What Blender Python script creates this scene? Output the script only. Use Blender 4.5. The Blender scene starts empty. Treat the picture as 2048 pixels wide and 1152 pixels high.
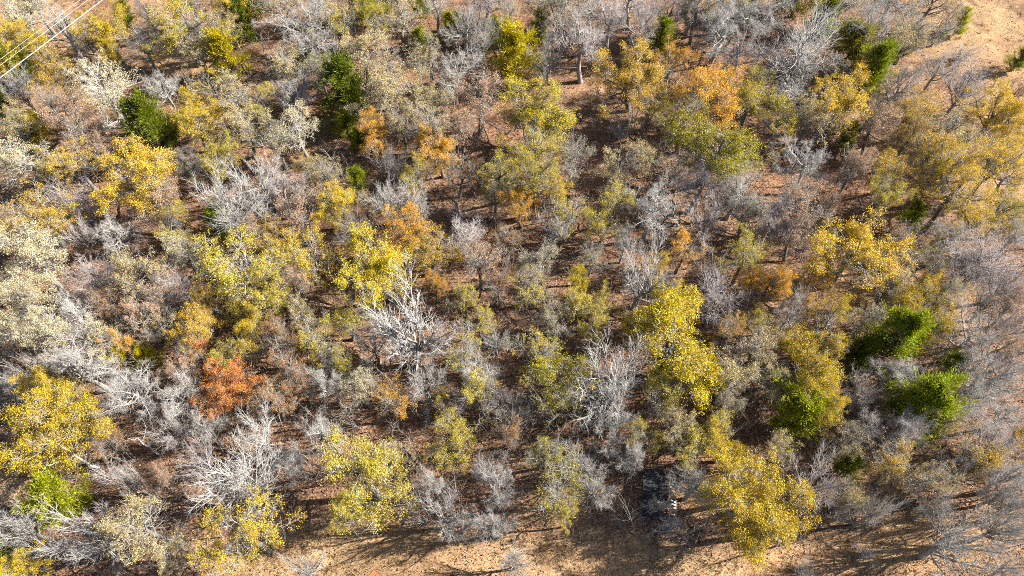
import bpy, math, random
import numpy as np
from mathutils import Vector, Matrix

# ------------------------------------------------------------------ camera, sky, sun, exposure
SC = bpy.context.scene
COL = SC.collection
CAM_H = 60.0
PITCH = math.radians(32.0)          # away from straight down
FPX = 1384.0                        # focal length in pixels of the 2048-wide frame
cam_data = bpy.data.cameras.new('camera')
cam_data.sensor_width = 36.0
cam_data.lens = 36.0 * FPX / 2048.0
cam_data.clip_start = 0.5
cam_data.clip_end = 9000.0
cam = bpy.data.objects.new('camera', cam_data)
cam.location = (0, 0, CAM_H)
cam.rotation_euler = (PITCH, 0, 0)
COL.objects.link(cam)
SC.camera = cam

SUN_EL, SUN_AZ = math.radians(33.0), math.radians(8.0)     # azimuth measured from +X towards +Y
sun_dir = Vector((math.cos(SUN_EL) * math.cos(SUN_AZ), math.cos(SUN_EL) * math.sin(SUN_AZ), math.sin(SUN_EL)))
world = bpy.data.worlds.new('World')
SC.world = world
world.use_nodes = True
wn = world.node_tree
wn.nodes.clear()
w_out = wn.nodes.new('ShaderNodeOutputWorld')
w_bg = wn.nodes.new('ShaderNodeBackground')
w_sky = wn.nodes.new('ShaderNodeTexSky')
w_sky.sky_type = 'NISHITA'
w_sky.sun_disc = False
w_sky.sun_elevation = SUN_EL
w_sky.sun_rotation = math.pi / 2 - SUN_AZ
w_bg.inputs['Strength'].default_value = 0.05
wn.links.new(w_sky.outputs[0], w_bg.inputs['Color'])
wn.links.new(w_bg.outputs[0], w_out.inputs['Surface'])
sun_data = bpy.data.lights.new('sun', 'SUN')
sun_data.energy = 5.0
sun_data.angle = math.radians(0.5)
sun_data.color = (1.0, 0.94, 0.84)
sun = bpy.data.objects.new('sun', sun_data)
sun.rotation_euler = (-sun_dir).to_track_quat('-Z', 'Y').to_euler()
sun.location = sun_dir * 200
COL.objects.link(sun)
SC.view_settings.view_transform = 'Standard'
SC.view_settings.look = 'None'
SC.view_settings.gamma = 1.0
SC.view_settings.use_curve_mapping = False
SC.view_settings.exposure = 1.5
SC.cycles.use_denoising = False
SC.cycles.filter_width = 0.9
SC.cycles.max_bounces = 5
SC.cycles.diffuse_bounces = 1
SC.cycles.transmission_bounces = 3

# ------------------------------------------------------------------ helpers
CP, SP = math.cos(PITCH), math.sin(PITCH)


def ray(px, py):
    x, y = px - 1024.0, 576.0 - py
    return np.array([x, FPX * SP + y * CP, -(FPX * CP - y * SP)])


def ground_at(px, py, z=0.0):
    d = ray(px, py)
    t = (CAM_H - z) / -d[2]
    return d * t + np.array([0, 0, CAM_H]), t * FPX        # point, depth along the axis


def pixel_of(P):
    x, y, z = P[:, 0], P[:, 1], P[:, 2] - CAM_H
    zc = SP * y - CP * z
    yc = CP * y + SP * z
    return 1024 + FPX * x / zc, 576 - FPX * yc / zc


def new_mesh(name, verts, quads=None, tris=None, mat=None, smooth=False):
    me = bpy.data.meshes.new(name)
    nq = 0 if quads is None else len(quads)
    nt = 0 if tris is None else len(tris)
    me.vertices.add(len(verts))
    me.vertices.foreach_set('co', np.asarray(verts, np.float32).ravel())
    me.loops.add(nq * 4 + nt * 3)
    me.polygons.add(nq + nt)
    idx = []
    starts = []
    if nq:
        idx.append(np.asarray(quads, np.int32).ravel())
        starts.append(np.arange(nq, dtype=np.int32) * 4)
    if nt:
        idx.append(np.asarray(tris, np.int32).ravel())
        starts.append(nq * 4 + np.arange(nt, dtype=np.int32) * 3)
    me.loops.foreach_set('vertex_index', np.concatenate(idx))
    me.polygons.foreach_set('loop_start', np.concatenate(starts))
    if smooth:
        me.polygons.foreach_set('use_smooth', np.ones(nq + nt, bool))
    me.update(calc_edges=True)
    me.validate()
    if mat:
        me.materials.append(mat)
    return me


def unit(v):
    return v / np.maximum(np.linalg.norm(v, axis=-1, keepdims=True), 1e-9)


def tubes(P, Rd, sides):
    """P [n,k,3] polylines, Rd [n,k] radii -> verts, quads of n tapering tubes."""
    n, k, _ = P.shape
    T = np.empty_like(P)
    T[:, 1:-1] = P[:, 2:] - P[:, :-2]
    T[:, 0] = P[:, 1] - P[:, 0]
    T[:, -1] = P[:, -1] - P[:, -2]
    T = unit(T)
    mean = unit(P[:, -1] - P[:, 0])
    ref = np.where(np.abs(mean[:, 2:3]) > 0.8, np.array([[1.0, 0, 0]]), np.array([[0, 0, 1.0]]))
    A = unit(np.cross(T, np.repeat(ref[:, None], k, 1)))
    B = np.cross(T, A)
    a = np.arange(sides) * 2 * np.pi / sides
    V = P[:, :, None] + Rd[:, :, None, None] * (A[:, :, None] * np.cos(a)[None, None, :, None] + B[:, :, None] * np.sin(a)[None, None, :, None])
    base = (np.arange(n) * k * sides)[:, None, None]
    i = (np.arange(k - 1) * sides)[None, :, None]
    j = np.arange(sides)[None, None, :]
    j2 = (j + 1) % sides
    q = np.stack([base + i + j, base + i + j2, base + i + sides + j2, base + i + sides + j], -1)
    return V.reshape(-1, 3), q.reshape(-1, 4)


def join(parts):
    vs, qs, o = [], [], 0
    for v, q in parts:
        vs.append(v)
        qs.append(q + o)
        o += len(v)
    return np.concatenate(vs), np.concatenate(qs)


def tag(o, label, cat=None, group=None, kind=None):
    if label:
        o['label'] = label
    if cat:
        o['category'] = cat
    if group:
        o['group'] = group
    if kind:
        o['kind'] = kind
    return o


def obj(name, me, parent=None, loc=None):
    o = bpy.data.objects.new(name, me)
    COL.objects.link(o)
    if parent is not None:
        o.parent = parent
    if loc is not None:
        o.location = loc
    return o


# ------------------------------------------------------------------ materials
def mat_new(name):
    m = bpy.data.materials.new(name)
    m.use_nodes = True
    nt = m.node_tree
    nt.nodes.clear()
    return m, nt.nodes, nt.links


def N(nodes, typ, **kw):
    n = nodes.new(typ)
    for k, v in kw.items():
        setattr(n, k, v)
    return n


def ramp(nodes, stops, interp='LINEAR'):
    r = nodes.new('ShaderNodeValToRGB')
    r.color_ramp.interpolation = interp
    els = r.color_ramp.elements
    while len(els) > 1:
        els.remove(els[-1])
    els[0].position, els[0].color = stops[0][0], (*stops[0][1], 1)
    for p, c in stops[1:]:
        e = els.new(p)
        e.color = (*c, 1)
    return r


def leaf_material(name, hue=0.03, lo=0.55, hi=1.35, transl=0.26, patch=0.5):
    m, n, l = mat_new(name)
    info = N(n, 'ShaderNodeObjectInfo')
    geo = N(n, 'ShaderNodeNewGeometry')
    tc = N(n, 'ShaderNodeTexCoord')
    no = N(n, 'ShaderNodeTexNoise')
    no.inputs['Scale'].default_value = 0.9
    no.inputs['Detail'].default_value = 2
    l.new(tc.outputs['Object'], no.inputs['Vector'])
    val = N(n, 'ShaderNodeMapRange')
    val.inputs['To Min'].default_value = lo
    val.inputs['To Max'].default_value = hi
    l.new(geo.outputs['Random Per Island'], val.inputs['Value'])
    # hue drifts from leaf to leaf and from bough to bough
    ad = N(n, 'ShaderNodeMath', operation='MULTIPLY_ADD')
    ad.inputs[1].default_value = hue * 2.5 * patch
    ad.inputs[2].default_value = 0.5 - hue * (1.25 * patch + 0.5) + 0.006
    l.new(no.outputs['Fac'], ad.inputs[0])
    fr = N(n, 'ShaderNodeMath', operation='MULTIPLY')
    fr.inputs[1].default_value = 17.31
    l.new(geo.outputs['Random Per Island'], fr.inputs[0])
    fr2 = N(n, 'ShaderNodeMath', operation='FRACT')
    l.new(fr.outputs[0], fr2.inputs[0])
    ad2 = N(n, 'ShaderNodeMath', operation='MULTIPLY_ADD')
    ad2.inputs[1].default_value = hue
    l.new(fr2.outputs[0], ad2.inputs[0])
    l.new(ad.outputs[0], ad2.inputs[2])
    hsv = N(n, 'ShaderNodeHueSaturation')
    l.new(info.outputs['Color'], hsv.inputs['Color'])
    l.new(ad2.outputs[0], hsv.inputs['Hue'])
    l.new(val.outputs[0], hsv.inputs['Value'])
    sat = N(n, 'ShaderNodeMapRange')
    sat.inputs['To Min'].default_value = 0.88
    sat.inputs['To Max'].default_value = 1.15
    fr3 = N(n, 'ShaderNodeMath', operation='MULTIPLY')
    fr3.inputs[1].default_value = 91.7
    l.new(geo.outputs['Random Per Island'], fr3.inputs[0])
    fr4 = N(n, 'ShaderNodeMath', operation='FRACT')
    l.new(fr3.outputs[0], fr4.inputs[0])
    l.new(fr4.outputs[0], sat.inputs['Value'])
    l.new(sat.outputs[0], hsv.inputs['Saturation'])
    d = N(n, 'ShaderNodeBsdfDiffuse')
    t = N(n, 'ShaderNodeBsdfTranslucent')
    g = N(n, 'ShaderNodeBsdfGlossy')
    g.inputs['Roughness'].default_value = 0.45
    mx = N(n, 'ShaderNodeMixShader')
    mx.inputs[0].default_value = transl
    mg = N(n, 'ShaderNodeMixShader')
    mg.inputs[0].default_value = 0.018
    out = N(n, 'ShaderNodeOutputMaterial')
    l.new(hsv.outputs[0], d.inputs['Color'])
    l.new(hsv.outputs[0], t.inputs['Color'])
    l.new(d.outputs[0], mx.inputs[1])
    l.new(t.outputs[0], mx.inputs[2])
    l.new(mx.outputs[0], mg.inputs[1])
    l.new(g.outputs[0], mg.inputs[2])
    l.new(mg.outputs[0], out.inputs['Surface'])
    return m


def bark_material(name, rough=0.85):
    m, n, l = mat_new(name)
    info = N(n, 'ShaderNodeObjectInfo')
    tc = N(n, 'ShaderNodeTexCoord')
    no = N(n, 'ShaderNodeTexNoise')
    no.inputs['Scale'].default_value = 2.4
    no.inputs['Detail'].default_value = 6
    no.inputs['Roughness'].default_value = 0.7
    l.new(tc.outputs['Object'], no.inputs['Vector'])
    mr = N(n, 'ShaderNodeMapRange')
    mr.inputs['From Min'].default_value = 0.3
    mr.inputs['From Max'].default_value = 0.7
    mr.inputs['To Min'].default_value = 0.62
    mr.inputs['To Max'].default_value = 1.2
    l.new(no.outputs['Fac'], mr.inputs['Value'])
    hsv = N(n, 'ShaderNodeHueSaturation')
    l.new(info.outputs['Color'], hsv.inputs['Color'])
    l.new(mr.outputs[0], hsv.inputs['Value'])
    b = N(n, 'ShaderNodeBsdfPrincipled')
    b.inputs['Roughness'].default_value = rough
    b.inputs['Specular IOR Level'].default_value = 0.25
    l.new(hsv.outputs[0], b.inputs['Base Color'])
    out = N(n, 'ShaderNodeOutputMaterial')
    l.new(b.outputs[0], out.inputs['Surface'])
    return m


def plain_material(name, c1, c2, scale=3.0, rough=0.8, metallic=0.0, bump=0.0):
    m, n, l = mat_new(name)
    tc = N(n, 'ShaderNodeTexCoord')
    no = N(n, 'ShaderNodeTexNoise')
    no.inputs['Scale'].default_value = scale
    no.inputs['Detail'].default_value = 7
    no.inputs['Roughness'].default_value = 0.65
    l.new(tc.outputs['Object'], no.inputs['Vector'])
    r = ramp(n, [(0.3, c1), (0.7, c2)])
    l.new(no.outputs['Fac'], r.inputs[0])
    b = N(n, 'ShaderNodeBsdfPrincipled')
    b.inputs['Roughness'].default_value = rough
    b.inputs['Metallic'].default_value = metallic
    l.new(r.outputs[0], b.inputs['Base Color'])
    if bump:
        bp = N(n, 'ShaderNodeBump')
        bp.inputs['Strength'].default_value = bump
        l.new(no.outputs['Fac'], bp.inputs['Height'])
        l.new(bp.outputs[0], b.inputs['Normal'])
    out = N(n, 'ShaderNodeOutputMaterial')
    l.new(b.outputs[0], out.inputs['Surface'])
    return m


LEAF = leaf_material('autumn_leaf')
NEEDLE = leaf_material('juniper_needle', hue=0.02, lo=0.5, hi=1.3, transl=0.38, patch=0.8)
BARK = bark_material('bark')

# ------------------------------------------------------------------ the ground: one sheet to the horizon
STRAW = [  # (px, py, rx, ry, amount) where dry grass shows instead of leaf litter
    (760, 1120, 330, 70, 1.0), (1150, 1130, 260, 60, .9), (1500, 1140, 260, 45, 1.0), (1800, 1095, 240, 70, 1.0),
    (1950, 75, 120, 75, 1.0), (2020, 200, 70, 80, .8), (1980, 360, 110, 60, 1.0), (1850, 300, 120, 60, .6),
    (1680, 580, 110, 60, .9), (1850, 610, 110, 40, .7), (290, 20, 70, 40, .9), (350, 115, 80, 35, .8), (60, 60, 120, 70, .7),
    (30, 950, 60, 60, .7), (1780, 215, 60, 40, .7), (1950, 680, 120, 80, .45), (1740, 960, 130, 60, .6), (1420, 1000, 90, 60, .5),
    (1110, 1010, 90, 40, .6), (1000, 400, 60, 30, .3), (100, 230, 120, 80, .5), (1200, 170, 60, 40, .45),
]


def straw_amount(px, py):
    s = np.zeros_like(px)
    for x, y, rx, ry, a in STRAW:
        s = np.maximum(s, a * np.exp(-(((px - x) / rx) ** 2 + ((py - y) / ry) ** 2) * 0.9))
    return s


def ground_height(x, y):
    h = 0.22 * np.sin(x * 0.11 + 1.3) * np.cos(y * 0.13) + 0.12 * np.sin(x * 0.31 + y * 0.27) + 0.05 * np.sin(x * 0.9 - y * 0.7) + 0.035 * np.sin(x * 1.9 + y * 2.3 + 1)
    f = np.clip((250 - np.hypot(x, y)) / 150, 0, 1)
    return h * f


def build_ground():
    fine_x = np.arange(-90, 90.01, 0.6)
    fine_y = np.arange(-10, 125.01, 0.6)
    far = np.array([6, 14, 26, 45, 75, 120, 200, 340, 600, 1100, 2000, 3500.])
    xs = np.concatenate([-90 - far[::-1], fine_x, 90 + far])
    ys = np.concatenate([-10 - far[::-1], fine_y, 125 + far])
    X, Y = np.meshgrid(xs, ys)
    P = np.stack([X.ravel(), Y.ravel(), ground_height(X.ravel(), Y.ravel())], -1)
    nx, ny = len(xs), len(ys)
    i = np.arange(nx - 1)[None, :] + np.arange(ny - 1)[:, None] * nx
    q = np.stack([i, i + 1, i + 1 + nx, i + nx], -1).reshape(-1, 4)
    m, n, l = mat_new('woodland_floor')
    tc = N(n, 'ShaderNodeTexCoord')
    at = N(n, 'ShaderNodeAttribute', attribute_name='straw')

    def noise(scale, detail=6, rough=0.6, dist=0.0):
        no = N(n, 'ShaderNodeTexNoise')
        no.inputs['Scale'].default_value = scale
        no.inputs['Detail'].default_value = detail
        no.inputs['Roughness'].default_value = rough
        no.inputs['Distortion'].default_value = dist
        l.new(tc.outputs['Object'], no.inputs['Vector'])
        return no
    n_big, n_mid, n_fine, n_leaf = noise(0.07, 5), noise(0.55, 6, .65, .4), noise(5.0, 5, .75), noise(13.0, 3, .8)
    litter = ramp(n, [(0.28, (.06, .036, .024)), (0.43, (.15, .09, .06)), (0.57, (.33, .205, .135)), (0.76, (.55, .39, .265))])
    l.new(n_fine.outputs['Fac'], litter.inputs[0])
    straw = ramp(n, [(0.25, (.13, .075, .043)), (0.42, (.32, .195, .112)), (0.58, (.50, .34, .205)), (0.78, (.66, .49, .32))])
    l.new(n_leaf.outputs['Fac'], straw.inputs[0])
    # ragged border between litter and grass
    ad = N(n, 'ShaderNodeMath', operation='MULTIPLY_ADD')
    ad.inputs[1].default_value = 0.9
    l.new(n_mid.outputs['Fac'], ad.inputs[0])
    l.new(at.outputs['Fac'], ad.inputs[2])
    st = N(n, 'ShaderNodeMapRange')
    st.inputs['From Min'].default_value = 0.62
    st.inputs['From Max'].default_value = 1.0
    l.new(ad.outputs[0], st.inputs['Value'])
    mix = N(n, 'ShaderNodeMix', data_type='RGBA')
    l.new(st.outputs[0], mix.inputs['Factor'])
    l.new(litter.outputs[0], mix.inputs['A'])
    l.new(straw.outputs[0], mix.inputs['B'])
    tint = ramp(n, [(0.3, (.62, .56, .52)), (0.48, (.95, .93, .92)), (0.68, (1.3, 1.24, 1.1))])
    l.new(n_mid.outputs['Fac'], tint.inputs[0])
    mul = N(n, 'ShaderNodeMix', data_type='RGBA', blend_type='MULTIPLY')
    mul.inputs['Factor'].default_value = 1.0
    l.new(mix.outputs['Result'], mul.inputs['A'])
    l.new(tint.outputs[0], mul.inputs['B'])
    tint2 = ramp(n, [(0.3, (1.05, .93, .9)), (0.7, (.95, 1.03, 1.0))])
    l.new(n_big.outputs['Fac'], tint2.inputs[0])
    mul2 = N(n, 'ShaderNodeMix', data_type='RGBA', blend_type='MULTIPLY')
    mul2.inputs['Factor'].default_value = 1.0
    l.new(mul.outputs['Result'], mul2.inputs['A'])
    l.new(tint2.outputs[0], mul2.inputs['B'])
    b = N(n, 'ShaderNodeBsdfPrincipled')
    b.inputs['Roughness'].default_value = 0.95
    b.inputs['Specular IOR Level'].default_value = 0.1
    l.new(mul2.outputs['Result'], b.inputs['Base Color'])
    bp = N(n, 'ShaderNodeBump')
    bp.inputs['Strength'].default_value = 0.9
    bp.inputs['Distance'].default_value = 0.12
    l.new(n_fine.outputs['Fac'], bp.inputs['Height'])
    bp2 = N(n, 'ShaderNodeBump')
    bp2.inputs['Strength'].default_value = 0.7
    bp2.inputs['Distance'].default_value = 0.05
    l.new(n_leaf.outputs['Fac'], bp2.inputs['Height'])
    l.new(bp.outputs[0], bp2.inputs['Normal'])
    l.new(bp2.outputs[0], b.inputs['Normal'])
    out = N(n, 'ShaderNodeOutputMaterial')
    l.new(b.outputs[0], out.inputs['Surface'])
    me = new_mesh('ground', P, quads=q, mat=m, smooth=True)
    px, py = pixel_of(P + np.array([0, 0, 0.0]))
    ahead = (SP * P[:, 1] - CP * (P[:, 2] - CAM_H)) > 5
    s = np.where(ahead, straw_amount(np.where(ahead, px, 0), np.where(ahead, py, 0)), 0)
    a = me.attributes.new('straw', 'FLOAT', 'POINT')
    a.data.foreach_set('value', s.astype(np.float32))
    tag(obj('ground', me), 'woodland floor of red brown leaf litter and dry straw grass', kind='structure')


build_ground()


# fallen leaves and grass blades nobody could count
def frame_points(rng, n):
    px = rng.uniform(-60, 2108, n)
    py = rng.uniform(-40, 1192, n)
    d = np.stack([px - 1024, FPX * SP + (576 - py) * CP, -(FPX * CP - (576 - py) * SP)], -1)
    t = CAM_H / -d[:, 2]
    P = d * t[:, None]
    P[:, 2] = ground_height(P[:, 0], P[:, 1])
    return P, px, py


def build_litter():
    rng = np.random.default_rng(5)
    n = 110000
    P, px, py = frame_points(rng, n)
    s = straw_amount(px, py)
    keep = rng.random(n) > s * 0.8
    P = P[keep]
    n = len(P)
    a = rng.uniform(0, 2 * np.pi, n)
    U = np.stack([np.cos(a), np.sin(a), rng.normal(0, .45, n)], -1)
    W = np.stack([-np.sin(a), np.cos(a), rng.normal(0, .45, n)], -1)
    L = rng.uniform(.05, .11, n)[:, None]
    C = P + np.array([0, 0, .05])
    V = np.stack([C - U * L, C - W * L * .6, C + U * L, C + W * L * .6], 1).reshape(-1, 3)
    q = np.arange(n * 4).reshape(-1, 4)
    m, nn, l = mat_new('fallen_leaf')
    geo = N(nn, 'ShaderNodeNewGeometry')
    r = ramp(nn, [(0, (.06, .034, .024)), (.45, (.15, .085, .057)), (.78, (.30, .195, .135)), (.93, (.46, .34, .24)), (1, (.42, .29, .08))])
    l.new(geo.outputs['Random Per Island'], r.inputs[0])
    d = N(nn, 'ShaderNodeBsdfDiffuse')
    l.new(r.outputs[0], d.inputs['Color'])
    out = N(nn, 'ShaderNodeOutputMaterial')
    l.new(d.outputs[0], out.inputs['Surface'])
    tag(obj('leaf_litter', new_mesh('leaf_litter', V, quads=q, mat=m)), 'fallen brown oak leaves lying all over the woodland floor', 'fallen leaves', kind='stuff')


def build_grass():
    rng = np.random.default_rng(8)
    n = 420000
    P, px, py = frame_points(rng, n)
    s = straw_amount(px, py)
    cl = np.sin(P[:, 0] * 1.7 + np.sin(P[:, 1] * 1.1) * 2) * np.sin(P[:, 1] * 1.9 + np.sin(P[:, 0] * .8) * 2)
    keep = rng.random(n) < np.clip(s * 1.4 - .25, 0, .6) * (0.65 + .35 * cl)
    P = P[keep]
    n = len(P)
    a = rng.uniform(0, 2 * np.pi, n)
    h = rng.uniform(.06, .2, n)
    lean = rng.normal(0, .22, (n, 2))
    w = rng.uniform(.018, .04, n)
    S = np.stack([np.cos(a) * w, np.sin(a) * w, np.zeros(n)], -1)
    T = P + np.stack([lean[:, 0], lean[:, 1], h], -1)
    V = np.stack([P - S, P + S, T], 1).reshape(-1, 3)
    # taller bunches standing out of the mat
    k = 2600
    Q, qx, qy = frame_points(rng, k)
    Q = Q[rng.random(k) < straw_amount(qx, qy) * 1.1 - .15]
    per = 26
    Q = np.repeat(Q, per, 0)
    k = len(Q)
    big = np.repeat(rng.uniform(.5, 1.25, k // per), per)
    off = rng.normal(0, .09, (k, 2)) * big[:, None]
    Q = Q + np.concatenate([off, np.zeros((k, 1))], 1)
    a = rng.uniform(0, 2 * np.pi, k)
    S2 = np.stack([np.cos(a), np.sin(a), np.zeros(k)], -1) * .025
    T2 = Q + np.concatenate([off * 2.0 + rng.normal(0, .08, (k, 2)), (rng.uniform(.2, .5, k) * big)[:, None]], 1)
    V = np.concatenate([V, np.stack([Q - S2, Q + S2, T2], 1).reshape(-1, 3)])
    n += k
    m, nn, l = mat_new('straw_grass')
    geo = N(nn, 'ShaderNodeNewGeometry')
    r = ramp(nn, [(0, (.30, .18, .085)), (.4, (.50, .335, .175)), (.8, (.64, .46, .27)), (1, (.54, .42, .18))])
    l.new(geo.outputs['Random Per Island'], r.inputs[0])
    d = N(nn, 'ShaderNodeBsdfDiffuse')
    t = N(nn, 'ShaderNodeBsdfTranslucent')
    mx = N(nn, 'ShaderNodeMixShader')
    mx.inputs[0].default_value = .3
    l.new(r.outputs[0], d.inputs['Color'])
    l.new(r.outputs[0], t.inputs['Color'])
    l.new(d.outputs[0], mx.inputs[1])
    l.new(t.outputs[0], mx.inputs[2])
    out = N(nn, 'ShaderNodeOutputMaterial')
    l.new(mx.outputs[0], out.inputs['Surface'])
    tag(obj('grass', new_mesh('grass', V, tris=np.arange(n * 3).reshape(-1, 3), mat=m)), 'dry straw coloured grass in the sunny openings', 'grass', kind='stuff')


build_litter()
build_grass()

# ------------------------------------------------------------------ growing trees
UP = np.array([0, 0, 1.0])


def polyline(rng, start, d0, length, k, wiggle, up, flat=0.0):
    """Grow n lines at once; start [n,3], d0 [n,3], length [n]."""
    n = len(start)
    P = np.empty((n, k, 3))
    P[:, 0] = start
    d = unit(d0)
    step = (length / (k - 1))[:, None]
    for i in range(1, k):
        d = unit(d + rng.normal(0, wiggle, (n, 3)) + UP * up - np.array([0, 0, 1.0]) * d[:, 2:3] * flat)
        P[:, i] = P[:, i - 1] + d * step
    return P


def children(rng, P, R, per, t0, t1, ang, ang_j, lratio, k, wiggle, up, rratio, rend, flat=0.0, rmax=None, taper_len=0.45, fork=False):
    n, kk, _ = P.shape
    L = np.linalg.norm(np.diff(P, axis=1), axis=2).sum(1)
    t = np.linspace(t0, t1, per)[None, :] + rng.uniform(-.5, .5, (n, per)) * (t1 - t0) / max(per, 1)
    t = np.clip(t, 0.03, 1.0)
    if fork:
        t[:, -1] = 1.0
    f = t * (kk - 1)
    i = np.minimum(f.astype(int), kk - 2)
    w = (f - i)[..., None]
    ar = np.arange(n)[:, None]
    S = P[ar, i] * (1 - w) + P[ar, i + 1] * w
    T = unit(P[ar, i + 1] - P[ar, i])
    r0 = R[ar, i] * (1 - w[..., 0]) + R[ar, i + 1] * w[..., 0]
    az = rng.uniform(0, 2 * np.pi, (n, 1)) + np.arange(per)[None, :] * 2.4 + rng.normal(0, .4, (n, per))
    ref = np.where(np.abs(T[..., 2:3]) > .85, np.array([1.0, 0, 0]), UP)
    A = unit(np.cross(T, ref))
    B = np.cross(T, A)
    th = ang + rng.normal(0, ang_j, (n, per))
    if fork:
        th[:, -1] *= .3
    D = T * np.cos(th)[..., None] + (A * np.cos(az)[..., None] + B * np.sin(az)[..., None]) * np.sin(th)[..., None]
    ln = L[:, None] * lratio * (1 - taper_len * t) * rng.uniform(.7, 1.3, (n, per))
    S, D, ln, r0 = S.reshape(-1, 3), D.reshape(-1, 3), ln.ravel(), r0.ravel()
    P2 = polyline(rng, S, D, ln, k, wiggle, up, flat)
    rs = r0 * rratio
    if rmax:
        rs = np.minimum(rs, rmax)
    R2 = rs[:, None] * np.linspace(1, rend, k)[None, :]
    return P2, R2


def trunk_line(rng, h, r, lean=.06, wig=.05, k=8):
    P = polyline(rng, np.zeros((1, 3)) - UP * .25, np.array([[rng.normal(0, lean), rng.normal(0, lean), 1.0]]), np.array([h]), k, wig, .05)
    R = (r * np.array([1.45, 1.05] + list(np.linspace(.95, .62, k - 2))))[None, :]
    return P, R


def leaf_quads(rng, C, per, spread, size, upbias=.35):
    n = len(C)
    c = np.repeat(C, per, 0) + rng.normal(0, spread, (n * per, 3)) * np.array([1, 1, .8])
    m = len(c)
    Nn = unit(rng.normal(0, 1, (m, 3)) + UP * upbias)
    U = unit(np.cross(Nn, rng.normal(0, 1, (m, 3))))
    W = np.cross(Nn, U)
    s = (size * rng.uniform(.6, 1.3, m))[:, None]
    V = np.stack([c - U * s, c - W * s * .55 + Nn * s * .18, c + U * s, c + W * s * .55 + Nn * s * .18], 1)
    return V.reshape(-1, 3), np.arange(m * 4).reshape(-1, 4)


REF_R, REF_H = 3.0, 9.0


def fit(parts_list, q=0.93, cz=None):
    """Scale all polylines so the crown has radius REF_R and height REF_H, centred over the base."""
    pts = np.concatenate([p.reshape(-1, 3) for p, _ in parts_list[1:]])
    c = np.median(pts[:, :2], axis=0)
    r = np.quantile(np.hypot(pts[:, 0] - c[0], pts[:, 1] - c[1]), q)
    h = np.quantile(pts[:, 2], .992)
    out = []
    for p, R in parts_list:
        p = p.copy()
        p[..., 0] = (p[..., 0] - c[0] * np.clip(p[..., 2] / (0.5 * h), 0, 1)) * REF_R / r
        p[..., 1] = (p[..., 1] - c[1] * np.clip(p[..., 2] / (0.5 * h), 0, 1)) * REF_R / r
        p[..., 2] *= REF_H / h
        out.append((p, R))
    return out


def skel_mesh(name, parts, sides):
    v, q = join([tubes(p, r, s) for (p, r), s in zip(parts, sides)])
    return new_mesh(name, v, quads=q, mat=BARK, smooth=True)


def proto_gnarled(seed, twiggy=True, thick=1.0):
    """Open-grown oak skeleton with crooked limbs."""
    rng = np.random.default_rng(seed)
    L0 = trunk_line(rng, rng.uniform(4.6, 5.6), .23 * thick, .08, .07)
    L1 = children(rng, *L0, 8, .55, 1.0, 1.0, .22, .85, 8, .22, .09, .58, .4, fork=True)
    L2 = children(rng, *L1, 6, .25, 1.0, .85, .25, .62, 6, .26, .10, .58, .42, fork=True, rmax=.065)
    L3 = children(rng, *L2, 6, .2, 1.0, .85, .3, .62, 4, .28, .06, .62, .45, fork=True, rmax=.038)
    L4 = children(rng, *L3, 6, .12, 1.0, .85, .3, .78, 3, .25, .05, .75, .5, rmax=.024)
    levels = [L0, L1, L2, L3, L4]
    if twiggy:
        L5 = children(rng, *L4, 4, .2, 1.0, .75, .3, .8, 2, .2, .05, .85, .45, rmax=.0145)
        levels.append(L5)
    levels = fit(levels)
    return levels, rng


def proto_fan(seed, spread=.62, dome=False):
    """Fine twigged elm-like tree: many straight ascending boughs fanning out."""
    rng = np.random.default_rng(seed)
    L0 = trunk_line(rng, rng.uniform(3.0, 3.8), .24, .05, .03)
    L1 = children(rng, *L0, 13, .5, 1.0, spread, .28, 1.7, 9, .085, .04, .46, .25, fork=True, taper_len=.2)
    L2 = children(rng, *L1, 10, .2, 1.0, .58, .15, .42, 6, .09, .05, .6, .4, rmax=.038)
    L3 = children(rng, *L2, 6, .12, 1.0, .62, .2, .6, 3, .11, .03, .7, .45, rmax=.026)
    L4 = children(rng, *L3, 4, .1, 1.0, .62, .22, .7, 2, .1, .02, .75, .4, rmax=.0155)
    levels = fit([L0, L1, L2, L3, L4])
    return levels, rng


def leafy_meshes(name, seed, density):
    levels, rng = proto_gnarled(seed, twiggy=False)
    tips4 = levels[4][0][:, -1]
    mid4 = levels[4][0][:, 1]
    tips3 = levels[3][0][:, -1]
    # some boughs are bare, some full: gaps and clumps
    ph = rng.uniform(0, 6, 3)
    clump = np.sin(tips4[:, 0] * 1.3 + ph[0]) + np.sin(tips4[:, 1] * 1.4 + ph[1]) + np.sin(tips4[:, 2] * 1.5 + ph[2])
    if density == 'D':
        k = clump > -1.7
        k &= rng.random(len(k)) < .42
        V = [leaf_quads(rng, tips4[k], 26, .135, .05), leaf_quads(rng, mid4[k], 8, .13, .049), leaf_quads(rng, tips3[::2], 14, .15, .05)]
    elif density == 'M':
        k = clump > -1.0
        k &= rng.random(len(k)) < .36
        V = [leaf_quads(rng, tips4[k], 22, .135, .05), leaf_quads(rng, mid4[k][::2], 8, .13, .048)]
    else:
        k = clump > -0.3
        k &= rng.random(len(k)) < .36
        V = [leaf_quads(rng, tips4[k], 17, .115, .053), leaf_quads(rng, tips4[~k][::7], 4, .12, .053)]
    v, q = join(V)
    return (skel_mesh(name + '_trunk', levels[:2], [7, 5]), skel_mesh(name + '_branches', levels[2:], [4, 3, 3]),
            new_mesh(name + '_crown', v, quads=q, mat=LEAF))


def bare_meshes(name, levels):
    sides = [7, 5, 4, 3, 3, 3]
    return (skel_mesh(name + '_trunk', levels[:2], sides[:2]), skel_mesh(name + '_crown', levels[2:], sides[2:len(levels)]))


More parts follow.
